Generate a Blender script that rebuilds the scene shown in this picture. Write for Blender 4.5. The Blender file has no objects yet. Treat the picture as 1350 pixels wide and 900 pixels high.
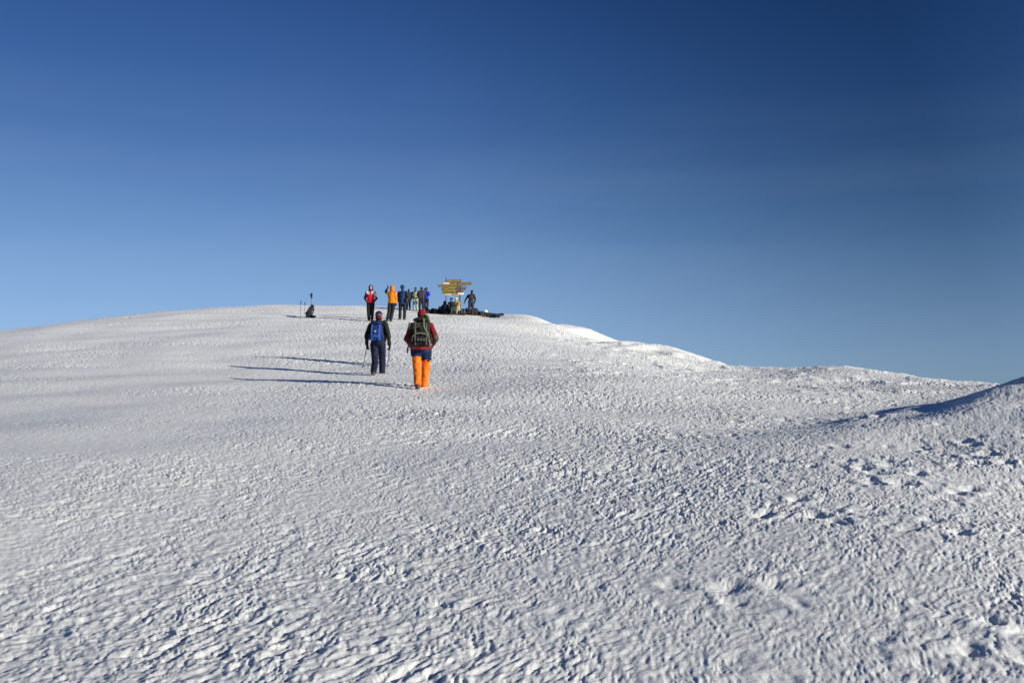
import bpy, bmesh, math, random
import numpy as np
from mathutils import Vector, Matrix, Euler, Quaternion
scene=bpy.context.scene; C=scene.collection
F=1300.0; CAMZ=1.62; PITCH=math.atan(85/1300.0)
def ray(px,py):
    a=(px-675)/F; b=-(py-450)/F
    c,s=math.cos(PITCH),math.sin(PITCH)
    return a, c-s*b, s+c*b          # world x, y, z
def at(px,py,d):
    a,b,c=ray(px,py); k=d/b
    return (a*k, d, CAMZ+c*k)
def proj(x,y,z):
    z=z-CAMZ; c,s=math.cos(PITCH),math.sin(PITCH)
    yy=c*y+s*z; zz=-s*y+c*z
    return 675+F*x/yy, 450-F*zz/yy
# ---- noise -------------------------------------------------------------
def hsh(ix,iy,seed):
    h=(ix.astype(np.int64)*374761393+iy.astype(np.int64)*668265263+seed*1274126177)&0xFFFFFFFF
    h=((h^(h>>13))*1274126177)&0xFFFFFFFF
    h=((h^(h>>16))*2246822519)&0xFFFFFFFF
    return ((h^(h>>15))&0xFFFFFF)/float(0x1000000)
def perlin(x,y,seed=0):
    ix=np.floor(x); iy=np.floor(y); fx=x-ix; fy=y-iy
    u=fx*fx*fx*(fx*(fx*6-15)+10); v=fy*fy*fy*(fy*(fy*6-15)+10)
    def g(dx,dy):
        a=hsh(ix+dx,iy+dy,seed)*2*np.pi
        return np.cos(a)*(fx-dx)+np.sin(a)*(fy-dy)
    n0=g(0,0)*(1-u)+g(1,0)*u; n1=g(0,1)*(1-u)+g(1,1)*u
    return (n0*(1-v)+n1*v)*1.5
def worley(x,y,seed=0):
    ix=np.floor(x); iy=np.floor(y); f1=np.full(x.shape,9.0)
    for dx in (-1,0,1):
        for dy in (-1,0,1):
            cx=ix+dx; cy=iy+dy
            qx=cx+.1+.8*hsh(cx,cy,seed)-x; qy=cy+.1+.8*hsh(cx,cy,seed+77)-y
            f1=np.minimum(f1,qx*qx+qy*qy)
    return np.sqrt(f1)
def sstep(a,b,x):
    t=np.clip((x-a)/(b-a),0,1); return t*t*(3-2*t)
# ---- large form ----------------------------------------------------------
SKY=[(-150,452,44),(0,435,46),(100,425,52),(200,414,58),(300,406,63),(400,403,68),(480,403,72),(560,407,74),(610,411,73),
     (660,419,70),(715,424,66),(732,431,58),(765,434,57),(800,449,54),(815,455,46),(870,458,46),(900,464,45),(940,476,43),(975,487,40),
     (1040,485,35),(1085,483,35),(1130,486,33),(1200,495,30),(1275,505,27),(1420,505,26),(1550,500,26)]
PTS=[]
for i,(px,py,d) in enumerate(SKY):
    PTS.append(at(px,py,d))
    PTS.append(at(px,py+16,d*1.15))
    PTS.append(at(px,py+50,d*1.6))
GROUND=[(0,900,4.8),(340,900,4.6),(675,900,4.55),(1010,900,4.5),(1350,900,4.4),
        (0,750,7.0),(675,700,7.9),(1350,700,7.3),(1600,720,7.3),(-200,700,8),
        (0,600,12.0),(340,600,12),(675,600,11.9),(1000,600,11.3),(1350,615,10.2),
        (0,520,20),(300,515,20.5),(552,511,21),(800,512,20),(1000,530,17.5),(1150,545,16),(1350,560,13),
        (0,475,29),(250,470,30),(495,492,25),(500,484,27.5),(675,490,25),(850,492,25),(960,506,23),(1090,515,22),
        (408,418,49),(487,423,47),(513,424,46.5),(530,421,48),(600,440,40),(200,440,40),(720,450,40),(850,470,35),
        (548,409,68),(600,414,65),(621,414,65),(650,418,64),(700,430,58),(690,424.5,62),(750,437,52),(800,451,50),(800,458,47),(800,462,40),(985,493,34),(1020,490,34),(985,508,26),(940,490,32)]
for g in GROUND: PTS.append(at(*g))
PTS+= [(0,0,0),(-3,0,-.15),(3,0,.05),(0,-8,-.5),(-15,-5,-1.5),(15,-5,-.1),(-30,5,-2.2),(30,8,0.5),(0,-40,-4),(40,-30,-3),(-40,-30,-6),(-55,20,-3.5),(50,20,-1.0)]
P=np.array(PTS)
def _U(r2): return r2*np.log(r2+1e-9)
_n=len(P); _S=20.0
_X=P[:,:2]/_S
_K=_U(((_X[:,None]-_X[None])**2).sum(-1))+np.eye(_n)*3e-5
_A=np.zeros((_n+3,_n+3)); _A[:_n,:_n]=_K; _A[:_n,_n]=1; _A[:_n,_n+1:]=_X; _A[_n,:_n]=1; _A[_n+1:,:_n]=_X.T
_w=np.linalg.solve(_A,np.concatenate([P[:,2],np.zeros(3)]))
def tps(x,y):
    x=x/_S; y=y/_S; z=_w[_n]+_w[_n+1]*x+_w[_n+2]*y
    for i in range(_n):
        z=z+_w[i]*_U((x-_X[i,0])**2+(y-_X[i,1])**2)
    return z

def bump(x,y,cx,cy,ang,l,w,near,far,h):
    """long drift: centre, heading of its crest, half length, near / far side widths"""
    ca,sa=math.cos(ang),math.sin(ang); u=(x-cx)*ca+(y-cy)*sa; v=-(x-cx)*sa+(y-cy)*ca
    sv=np.where(v>0,far,near)
    return h*np.exp(-(u/l)**2)*np.exp(-(v/sv)**2)
def large(x,y):
    r=np.hypot(x,y)
    z=tps(np.clip(x,-90,90),np.clip(y,-60,110))
    # drift at the right edge: gentle towards the camera, steep on its far left side
    z=z+bump(x,y,11.0,16.6,math.radians(29),6.5,1,3.4,2.0,.95)*sstep(2.4,10.7,x+1.3*perlin(x/1.5,y/1.5,9))-bump(x,y,6.0,17.3,math.radians(29),5.5,1,2.2,2.6,.17)+.05*perlin(x/.9,y/.9,10)*np.exp(-((x-6.5)/3)**2-((y-15)/2.5)**2)
    # broken cornice edge of the ridge
    for (cx,cy,l,w,h) in CORN:
        z=z+bump(x,y,cx,cy,math.radians(-35),l,w,1.6,w,h)
    z=z+.06*perlin(x/7.,y/5.,5)*sstep(8,20,r)*(1-sstep(60,80,r))+.05*perlin(x/2.7,y/2.1,6)*sstep(5,14,r)+.10*perlin(x/1.1,y/.9,8)*sstep(36,44,r)*sstep(.02,.1,x/np.maximum(y,1))
    z=z+.35*perlin(x/1.6+.3,y/1.6,9)*0
    k=sstep(80,125,r); z=z*(1-k)+k*(4-.26*(r-80))
    return np.maximum(z,-900+0*r)
CORN=[(1.7,63,1.8,.16,.16),(4.2,55,1.5,.16,.14),(5.6,44.5,1.5,.14,.12),(7.9,43.5,1.5,.12,.10),(9.8,41.5,1.2,.12,.08)]
def micro(x,y):
    r=np.hypot(x,y)
    # streaks run away to the right; rotate into their frame
    a=math.radians(62); ca,sa=math.cos(a),math.sin(a)
    wx=x+.10*perlin(x*1.7,y*1.7,31)+.03*perlin(x*6,y*6,32); wy=y+.10*perlin(x*1.7+9,y*1.7,33)
    u=wx*ca+wy*sa; v=-wx*sa+wy*ca
    # how rough each part of the slope is
    th=np.degrees(np.arctan2(x,np.maximum(y,1e-3)))
    leftsm=sstep(-6,-20,th+5*perlin(x/4,y/4,41))*sstep(7,16,r)
    patch=.5+.5*np.clip(1.6*perlin(x/3.1,y/2.3,42)+.9*perlin(x/1.1,y/.9,43),-1,1)
    rough=(1-leftsm*(.74-.6*sstep(.05,.35,perlin(x/5.5,y/2.4,44)+.5*perlin(x/1.2,y/.7,45))))*(.5+.6*patch)*(1-.22*sstep(2,16,th))*(1-.62*np.exp(-((x-9.0)/3.2)**2-((y-14.5)/2.8)**2))*(.70+.30*sstep(8,20,r))*(1-.25*np.exp(-((x+4.5)/3.5)**2-((y-23.5)/3)**2))
    fade=1/(1+(r/34.)**2)+.75*sstep(16,34,r)
    f=worley(u*6.2,v*13,51)
    g=worley(u*13+3,v*25,52)
    f2=worley(u*4.3+7,v*8.6+2,57); h2=perlin(x/.5,y/.5,58)
    holes=.015*np.exp(-(f2/.34)**2)*sstep(-.25,.35,h2)+.010*np.exp(-(g/.34)**2)+.007*np.exp(-(f/.30)**2)*sstep(-.3,.3,-h2)
    cups=.007*(np.minimum(f,.9)**1.6) +.0035*(np.minimum(g,.9)**1.5)+holes
    n=.0065*perlin(u*3.6,v*8.2,53)+.0052*perlin(u*9.5,v*20,54)+.0038*perlin(u*21,v*40,55)*(r<30)+.0025*perlin(u*40,v*66,56)*(r<16)
    # sparse deeper foot pits, more of them to the right
    p=worley(x*2.6+.2*perlin(x*3,y*3,61),y*1.9,62)
    keep=perlin(x/1.1,y/1.1,64)+.5*perlin(x/.35,y/.35,65)
    side=sstep(0,18,th)*(1-.5*sstep(18,32,r))
    pits=-.030*np.exp(-(p/.17)**2)*sstep(.1,.45,keep+.25*side-.2)*(.25+.75*side)
    rim=.008*np.exp(-((p-.40)/.12)**2)*sstep(.1,.45,keep+.25*side-.2)*(.25+.75*side)
    crust=.03*sstep(.1,.35,perlin(x/1.5,y/1.2,71))*sstep(19,26,r)*sstep(0,4,th)*1.7*(.5+perlin(x/.5,y/.4,72))
    c=sstep(.6,2.5,r)
    return 1.05*((n-cups)*rough*(.55+.9*fade)+(pits+rim+crust)*(1-.8*leftsm))*c*(1-sstep(70,110,r))
def H(x,y):
    x=np.asarray(x,float); y=np.asarray(y,float)
    return large(x,y)+micro(x,y)

def hexc(h):
    h=h.lstrip('#'); v=[int(h[i:i+2],16)/255 for i in (0,2,4)]
    return tuple([(c/12.92 if c<=.04045 else ((c+.055)/1.055)**2.4) for c in v]+[1])
def build_snow():
    q=math.radians
    th=np.concatenate([np.linspace(-math.pi,-q(60),150,endpoint=False),np.linspace(-q(60),-q(31),560,endpoint=False),
        np.linspace(-q(31),q(31),1560,endpoint=False),np.linspace(q(31),q(60),560,endpoint=False),np.linspace(q(60),math.pi,150,endpoint=False)])
    r=np.concatenate([np.geomspace(.5,2.8,110,endpoint=False),np.geomspace(2.8,78,860,endpoint=False),np.geomspace(78,20000,90)])
    nt,nr=len(th),len(r)
    R,T=np.meshgrid(r,th,indexing='ij')
    x=(R*np.sin(T)).ravel(); y=(R*np.cos(T)).ravel()
    z=np.empty_like(x)
    for i in range(0,len(x),300000): z[i:i+300000]=H(x[i:i+300000],y[i:i+300000])
    co=np.empty((len(x)+1,3),np.float32); co[:-1,0]=x; co[:-1,1]=y; co[:-1,2]=z; co[-1]=(0,0,float(z[:nt].mean()))
    i=np.arange(nr-1)[:,None]*nt; j=np.arange(nt)[None,:]; j2=(j+1)%nt
    q=np.stack([i+j,i+nt+j,i+nt+j2,i+j2],-1).reshape(-1,4)
    jj=np.arange(nt); tri=np.stack([np.full(nt,len(x)),jj,(jj+1)%nt],-1)
    q=q[:,::-1]; tri=tri[:,::-1]
    me=bpy.data.meshes.new('snow_slope')
    me.vertices.add(len(co)); me.vertices.foreach_set('co',co.ravel())
    li=np.concatenate([q.ravel(),tri.ravel()]).astype(np.int32)
    me.loops.add(len(li)); me.loops.foreach_set('vertex_index',li)
    ls=np.concatenate([np.arange(len(q))*4,len(q)*4+np.arange(nt)*3]).astype(np.int32)
    me.polygons.add(len(ls)); me.polygons.foreach_set('loop_start',ls)
    me.polygons.foreach_set('use_smooth',np.ones(len(ls),bool))
    me.update(calc_edges=True); me.validate()
    o=bpy.data.objects.new('snow_slope',me); C.objects.link(o); o['kind']='structure'
    me.materials.append(snow_mat())
    return o
def snow_mat():
    m=bpy.data.materials.new('snow'); m.use_nodes=True; N=m.node_tree.nodes; L=m.node_tree.links
    b=N['Principled BSDF']; b.inputs['Roughness'].default_value=.55; b.inputs['IOR'].default_value=1.31
    tc=N.new('ShaderNodeTexCoord')
    mp=N.new('ShaderNodeMapping'); mp.inputs['Rotation'].default_value=(0,0,math.radians(-62)); mp.inputs['Scale'].default_value=(.55,1,1)
    L.new(tc.outputs['Object'],mp.inputs['Vector'])
    n1=N.new('ShaderNodeTexNoise'); n1.inputs['Scale'].default_value=14; n1.inputs['Detail'].default_value=6; n1.inputs['Roughness'].default_value=.62
    L.new(mp.outputs[0],n1.inputs['Vector'])
    bu=N.new('ShaderNodeBump'); bu.inputs['Distance'].default_value=.02; bu.inputs['Strength'].default_value=.55
    L.new(n1.outputs['Fac'],bu.inputs['Height']); 
    n3=N.new('ShaderNodeTexNoise'); n3.inputs['Scale'].default_value=90; n3.inputs['Detail'].default_value=3
    L.new(tc.outputs['Object'],n3.inputs['Vector'])
    b2=N.new('ShaderNodeBump'); b2.inputs['Distance'].default_value=.003; b2.inputs['Strength'].default_value=.5
    L.new(n3.outputs['Fac'],b2.inputs['Height']); L.new(bu.outputs[0],b2.inputs['Normal']); L.new(b2.outputs[0],b.inputs['Normal'])
    # faint dust and old ice: a colour of the snow itself
    n2=N.new('ShaderNodeTexNoise'); n2.inputs['Scale'].default_value=.35; n2.inputs['Detail'].default_value=7; n2.inputs['Roughness'].default_value=.6
    L.new(tc.outputs['Object'],n2.inputs['Vector'])
    cr=N.new('ShaderNodeValToRGB'); cr.color_ramp.elements[0].position=.35; cr.color_ramp.elements[1].position=.65
    cr.color_ramp.elements[0].color=(.75,.76,.735,1); cr.color_ramp.elements[1].color=(.885,.89,.855,1)
    # brighter light up the slope painted into the albedo: darker low, paler high
    sp=N.new('ShaderNodeSeparateXYZ'); L.new(tc.outputs['Object'],sp.inputs[0])
    hr=N.new('ShaderNodeMapRange'); hr.inputs['From Min'].default_value=.5; hr.inputs['From Max'].default_value=3.5; hr.inputs['To Min'].default_value=-.22; hr.inputs['To Max'].default_value=.16
    L.new(sp.outputs['Z'],hr.inputs['Value']); ad=N.new('ShaderNodeMath'); ad.operation='ADD'; L.new(n2.outputs['Fac'],ad.inputs[0]); L.new(hr.outputs[0],ad.inputs[1])
    L.new(ad.outputs[0],cr.inputs['Fac']); L.new(cr.outputs[0],b.inputs['Base Color'])
    return m
SUN_AZ=math.radians(117)   # clockwise from +Y
SUN_EL=math.radians(14.6)
def build_sky():
    w=bpy.data.worlds.new('World'); scene.world=w; w.use_nodes=True; N=w.node_tree.nodes; L=w.node_tree.links
    bg=N['Background']; s=N.new('ShaderNodeTexSky'); s.sky_type='NISHITA'; s.sun_disc=False
    s.sun_elevation=SUN_EL; s.sun_rotation=SUN_AZ; s.altitude=SKY_ALT; s.air_density=SKY_AIR; s.dust_density=SKY_DUST; s.ozone_density=SKY_OZ
    bg.inputs['Strength'].default_value=SKY_STR
    # very thin high cloud streaks
    tc=N.new('ShaderNodeTexCoord'); mp=N.new('ShaderNodeMapping'); mp.inputs['Scale'].default_value=(1.2,1.2,11); mp.inputs['Rotation'].default_value=(0,math.radians(4),0)
    L.new(tc.outputs['Generated'],mp.inputs['Vector'])
    n=N.new('ShaderNodeTexNoise'); n.inputs['Scale'].default_value=1.6; n.inputs['Detail'].default_value=5; n.inputs['Roughness'].default_value=.5
    L.new(mp.outputs[0],n.inputs['Vector'])
    r=N.new('ShaderNodeMapRange'); r.inputs['From Min'].default_value=.45; r.inputs['From Max'].default_value=.8; r.inputs['To Max'].default_value=.06
    L.new(n.outputs['Fac'],r.inputs['Value'])
    mx=N.new('ShaderNodeMix'); mx.data_type='RGBA'; mx.inputs['B'].default_value=(4.5,5.2,6.2,1)
    # low haze takes the saturation out near the horizon; the band 90 degrees from the sun is darker (polarised)
    def math_(op,a=None,b=None,c=None):
        n=N.new('ShaderNodeMath'); n.operation=op
        for i,v in enumerate((a,b,c)):
            if v is None: continue
            if isinstance(v,(int,float)): n.inputs[i].default_value=v
            else: L.new(v,n.inputs[i])
        return n.outputs[0]
    sx=N.new('ShaderNodeSeparateXYZ'); L.new(tc.outputs['Generated'],sx.inputs[0])
    # colour of the clear high-altitude air against elevation, blended with the physical sky
    ramp=N.new('ShaderNodeValToRGB'); el=ramp.color_ramp.elements; ramp.color_ramp.interpolation='B_SPLINE'
    stops=((0,'9dbcd6'),(.03,'98b9d6'),(.06,'8fb2d6'),(.104,'83a6cf'),(.164,'6b91c0'),(.253,'456ca6'),(.388,'274b86'),(.6,'1c3767'),(1,'162c56'))
    while len(el)<len(stops): el.new(.5)
    g=2**-EXPO/SKY_STR
    for e_,(p_,h_) in zip(el,stops): e_.position=p_; e_.color=hexc(h_)
    L.new(math_('MAXIMUM',sx.outputs['Z'],0.0),ramp.inputs['Fac'])
    vd=N.new('ShaderNodeVectorMath'); vd.operation='DOT_PRODUCT'; L.new(tc.outputs['Generated'],vd.inputs[0])
    vd.inputs[1].default_value=(math.sin(SUN_AZ)*math.cos(SUN_EL),math.cos(SUN_AZ)*math.cos(SUN_EL),math.sin(SUN_EL))
    # skylight is polarised and deepest 90 degrees from the sun
    pr=N.new('ShaderNodeValToRGB'); pe=pr.color_ramp.elements; pr.color_ramp.interpolation='B_SPLINE'
    ps=((0,.36),(.2,.46),(.44,.66),(.62,.71),(.81,.72),(1,.74))
    while len(pe)<len(ps): pe.new(.5)
    for e_,(p_,v_) in zip(pe,ps): e_.position=p_; e_.color=(v_,v_,v_,1)
    L.new(math_('ABSOLUTE',vd.outputs['Value']),pr.inputs['Fac'])
    near90=math_('MAXIMUM',math_('SUBTRACT',1.0,math_('DIVIDE',math_('ABSOLUTE',vd.outputs['Value']),.42)),0.0)
    hi=math_('MINIMUM',math_('MAXIMUM',math_('DIVIDE',math_('SUBTRACT',sx.outputs['Z'],.05),.17),0.0),1.0)
    pf=math_('SUBTRACT',1.0,math_('MULTIPLY',.30,math_('MULTIPLY',near90,hi)))
    cx=N.new('ShaderNodeCombineXYZ')
    for i,p_ in enumerate((1.9,1.15,.85)): L.new(math_('POWER',pf,p_),cx.inputs[i])
    v0=N.new('ShaderNodeVectorMath'); v0.operation='MULTIPLY'; L.new(pr.outputs[0],v0.inputs[0]); L.new(cx.outputs[0],v0.inputs[1])
    vm=N.new('ShaderNodeVectorMath'); vm.operation='MULTIPLY'; L.new(ramp.outputs[0],vm.inputs[0]); L.new(v0.outputs[0],vm.inputs[1])
    vg=N.new('ShaderNodeVectorMath'); vg.operation='SCALE'; L.new(vm.outputs[0],vg.inputs[0]); vg.inputs['Scale'].default_value=g*1.58
    vs=N.new('ShaderNodeMix'); vs.data_type='RGBA'; vs.inputs['Factor'].default_value=.94; L.new(s.outputs[0],vs.inputs['A']); L.new(vg.outputs[0],vs.inputs['B'])
    wz=math_('MAXIMUM',math_('SUBTRACT',1.0,math_('DIVIDE',math_('ABSOLUTE',math_('SUBTRACT',sx.outputs['Z'],.20)),.13)),0.0)
    L.new(math_('MULTIPLY',r.outputs[0],math_('MULTIPLY',wz,pf)),mx.inputs['Factor']); L.new(vs.outputs['Result'],mx.inputs['A']); L.new(mx.outputs['Result'],bg.inputs['Color'])
    sd=bpy.data.lights.new('sun','SUN'); sd.energy=SUN_E; sd.angle=math.radians(.53); sd.color=(1,.947,.855)
    so=bpy.data.objects.new('sun',sd); C.objects.link(so)
    d=Vector((math.sin(SUN_AZ)*math.cos(SUN_EL),math.cos(SUN_AZ)*math.cos(SUN_EL),math.sin(SUN_EL)))
    so.rotation_euler=d.to_track_quat('Z','Y').to_euler(); so.location=d*300
SKY_ALT,SKY_AIR,SKY_DUST,SKY_OZ,SKY_STR,SUN_E=5895,.8,.15,5.0,.10,5.0
def build_camera():
    cd=bpy.data.cameras.new('camera'); co=bpy.data.objects.new('camera',cd); C.objects.link(co)
    cd.sensor_width=36; cd.lens=36*F/1350; cd.clip_end=40000; cd.clip_start=.05
    co.location=(0,0,CAMZ); co.rotation_euler=(math.radians(90)+PITCH,0,0); scene.camera=co
    scene.view_settings.view_transform='Standard'; scene.view_settings.look='None'; scene.view_settings.exposure=EXPO; scene.view_settings.gamma=1
EXPO=.36

# ------------------------------------------------------------------ helpers
_mats={}
def mat(name,rgb,rough=.75,noise=.12,scale=30,metal=0,bump=0,coat=0):
    if name in _mats: return _mats[name]
    m=bpy.data.materials.new(name); m.use_nodes=True; N=m.node_tree.nodes; L=m.node_tree.links; b=N['Principled BSDF']
    b.inputs['Roughness'].default_value=rough; b.inputs['Metallic'].default_value=metal; b.inputs['Specular IOR Level'].default_value=.5 if rough<.55 else .15
    tc=N.new('ShaderNodeTexCoord'); n=N.new('ShaderNodeTexNoise'); n.inputs['Scale'].default_value=scale; n.inputs['Detail'].default_value=4
    L.new(tc.outputs['Object'],n.inputs['Vector'])
    c=N.new('ShaderNodeValToRGB'); e=c.color_ramp.elements; e[0].position=.3; e[1].position=.7
    e[0].color=tuple(v*(1-noise*1.5) for v in rgb)+(1,); e[1].color=tuple(min(1,v*(1+noise)) for v in rgb)+(1,)
    L.new(n.outputs['Fac'],c.inputs['Fac']); L.new(c.outputs[0],b.inputs['Base Color'])
    if bump:
        bu=N.new('ShaderNodeBump'); bu.inputs['Distance'].default_value=bump; L.new(n.outputs['Fac'],bu.inputs['Height']); L.new(bu.outputs[0],b.inputs['Normal'])
    _mats[name]=m; return m
V=Vector
def link(name,me,m=None,parent=None):
    o=bpy.data.objects.new(name,me); C.objects.link(o)
    if m is not None: me.materials.append(m)
    if parent is not None: o.parent=parent
    return o
def empty(name,loc,rz=0):
    o=bpy.data.objects.new(name,None); o.empty_display_size=.2; C.objects.link(o); o.location=loc; o.rotation_euler=(0,0,rz); return o
def tag(o,label,cat,group=None):
    o['label']=label; o['category']=cat
    if group: o['group']=group
    return o
_ico=None
def ell(c,r,rot=None):
    """points of an ellipsoid; r number or (rx,ry,rz)"""
    global _ico
    if _ico is None:
        b=bmesh.new(); bmesh.ops.create_icosphere(b,subdivisions=2,radius=1); _ico=[v.co.copy() for v in b.verts]; b.free()
    if isinstance(r,(int,float)): r=(r,r,r)
    R=Euler(rot).to_matrix() if rot else Matrix.Identity(3)
    c=V(c); return [c+R@V((p.x*r[0],p.y*r[1],p.z*r[2])) for p in _ico]
def hull(bm,*sets):
    vs=[bm.verts.new(p) for s in sets for p in s]
    res=bmesh.ops.convex_hull(bm,input=vs,use_existing_faces=False)
    junk=[g for g in res['geom_interior']+res['geom_unused'] if isinstance(g,bmesh.types.BMVert) and g.is_valid]
    junk=list({v for v in junk}); bmesh.ops.delete(bm,geom=junk,context='VERTS')
def cap(bm,a,ra,b,rb): hull(bm,ell(a,ra),ell(b,rb))
def box_pts(c,s,rot=None,bev=.0):
    R=Euler(rot).to_matrix() if rot else Matrix.Identity(3); c=V(c); out=[]
    for sx in (-1,1):
        for sy in (-1,1):
            for sz in (-1,1):
                h=V((sx*s[0]/2,sy*s[1]/2,sz*s[2]/2))
                if bev:
                    for k in range(3):
                        q=h.copy()
                        for j in range(3):
                            if j!=k: q[j]-=math.copysign(bev,q[j])
                        out.append(c+R@q)
                else: out.append(c+R@h)
    return out
def finish(bm,name,m,parent=None,voxel=None,smooth=4,wrinkle=0,wsc=.12,seed=0):
    """bmesh -> one continuous mesh (voxel fused when voxel is given)"""
    bmesh.ops.recalc_face_normals(bm,faces=bm.faces)
    me=bpy.data.meshes.new(name); bm.to_mesh(me); bm.free()
    o=link(name,me)
    if voxel:
        r=o.modifiers.new('r','REMESH'); r.mode='VOXEL'; r.voxel_size=voxel; r.use_smooth_shade=True
        if smooth: s=o.modifiers.new('s','SMOOTH'); s.iterations=smooth; s.factor=.5
        if wrinkle:
            t=bpy.data.textures.new('folds','CLOUDS'); t.noise_scale=wsc; t.noise_depth=2
            d=o.modifiers.new('d','DISPLACE'); d.texture=t; d.strength=wrinkle; d.mid_level=.5; d.texture_coords='LOCAL'
        bpy.context.view_layer.update(); dg=bpy.context.evaluated_depsgraph_get()
        new=bpy.data.meshes.new_from_object(o.evaluated_get(dg)); o.modifiers.clear(); o.data=new; bpy.data.meshes.remove(me); me=new; me.name=name
    me.polygons.foreach_set('use_smooth',np.ones(len(me.polygons),bool)) if voxel else None
    if m is not None: me.materials.append(m)
    if parent is not None: o.parent=parent
    return o
def tube(bm,pts,r,n=8):
    for a,b in zip(pts[:-1],pts[1:]):
        a=V(a); b=V(b); d=(b-a); q=d.to_track_quat('Z','Y').to_matrix(); ring=[]
        for p in (a,b): ring.append([bm.verts.new(p+q@V((math.cos(k*2*math.pi/n)*r,math.sin(k*2*math.pi/n)*r,0))) for k in range(n)])
        for k in range(n): bm.faces.new((ring[0][k],ring[0][(k+1)%n],ring[1][(k+1)%n],ring[1][k]))
        bm.faces.new(ring[0][::-1]); bm.faces.new(ring[1])
def ribbon(bm,pts,w,t,side):
    """flat strap through pts; side = width direction"""
    side=V(side).normalized()
    for a,b in zip(pts[:-1],pts[1:]):
        a=V(a);b=V(b); d=(b-a).normalized(); nn=d.cross(side).normalized(); e=d*.004
        vs=[]
        for p in (a-e,b+e):
            vs.append([bm.verts.new(p+side*w/2*sx+nn*t/2*sy) for sx,sy in ((-1,-1),(1,-1),(1,1),(-1,1))])
        for k in range(4): bm.faces.new((vs[0][k],vs[0][(k+1)%4],vs[1][(k+1)%4],vs[1][k]))
        bm.faces.new(vs[0][::-1]); bm.faces.new(vs[1])
# ------------------------------------------------------------------ figures
# local frame: +Y is where the figure faces, +X its right, z=0 the ground, a figure 1.78 m tall
def joints(**kw):
    j=dict(pelvis=(0,0,.96),waist=(0,.0,1.10),chest=(0,.0,1.32),neck=(0,-.005,1.49),head=(0,.02,1.655),
           hipR=(.095,0,.93),hipL=(-.095,0,.93),kneeR=(.11,.02,.51),kneeL=(-.11,.02,.51),ankR=(.115,-.02,.10),ankL=(-.115,-.02,.10),
           shR=(.185,-.01,1.43),shL=(-.185,-.01,1.43),elR=(.25,-.04,1.14),elL=(-.25,-.04,1.14),haR=(.25,.10,.90),haL=(-.25,.10,.90),
           toeR=None,toeL=None,look=0.0,nod=0.0)
    j.update(kw)
    for s in 'RL':
        if j['toe'+s] is None:
            a=V(j['ank'+s]); j['toe'+s]=a+V((.02 if s=='R' else -.02,.15,-.055))
    for k in j:
        if k not in('look','nod'): j[k]=V(j[k])
    return j
def hand_geo(bm,wrist,hand,open_=.5,grow=0.,thumb_side=1):
    """palm, four jointed fingers and a thumb, curled by open_ (0 fist-like .. 1 straight)"""
    d=(V(hand)-V(wrist)); d=d.normalized() if d.length>1e-4 else V((0,0,-1))
    f=V((0,1,0))-d*d.y
    if f.length<.1: f=V((1,0,0))-d*d.x
    f.normalize(); s=d.cross(f).normalized(); w=V(hand)
    pc=w+d*.045
    hull(bm,ell(w,.024+grow),*(ell(w+d*.085+f*k,.0125+grow) for k in (-.034,.034)))
    for i,(off,ln) in enumerate(((-.033,.060),(-.011,.074),(.011,.080),(.033,.072))):
        a=w+d*.085+f*off; bend=(1-open_)*1.15
        p=a; ang=0
        for k,(l,r) in enumerate(((.42,.0098),(.33,.009),(.25,.0082))):
            ang+=bend*(.8 if k==0 else 1.)
            q=p+(d*math.cos(ang)+s*thumb_side*math.sin(ang))*ln*l
            cap(bm,p,r+grow*.7,q,r*.92+grow*.7); p=q
    a=w+d*.02+f*.026; b=a+(d*.75+f*.75+s*thumb_side*.3).normalized()*.042; c=b+(d*.9+f*.1+s*thumb_side*.5).normalized()*.030
    cap(bm,a,.014+grow,b,.012+grow*.8); cap(bm,b,.012+grow*.8,c,.010+grow*.8)
def head_geo(bm,j):
    h=j['head']; R=(Matrix.Rotation(j['look'],3,'Z')@Matrix.Rotation(-j['nod'],3,'X'))
    def P(x,y,z): return h+R@V((x,y,z))
    hull(bm,[P(*p) for p in ell((0,-.012,.035),(.073,.090,.082))],[P(*p) for p in ell((0,.020,-.045),(.056,.060,.045))],[P(*p) for p in ell((0,.042,-.082),(.026,.024,.018))])
    hull(bm,[P(*p) for p in ell((0,.084,.018),(.009,.008,.010))],[P(*p) for p in ell((0,.102,-.018),(.014,.012,.010))])   # nose
    for s in (-1,1): hull(bm,[P(*p) for p in ell((s*.075,-.005,.005),(.009,.016,.030))])
    hull(bm,[P(*p) for p in ell((0,.078,-.048),(.024,.010,.010))])
    return P
SKIN=dict(pale=(.52,.27,.19),brown=(.12,.055,.032),mid=(.30,.16,.10))
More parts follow.
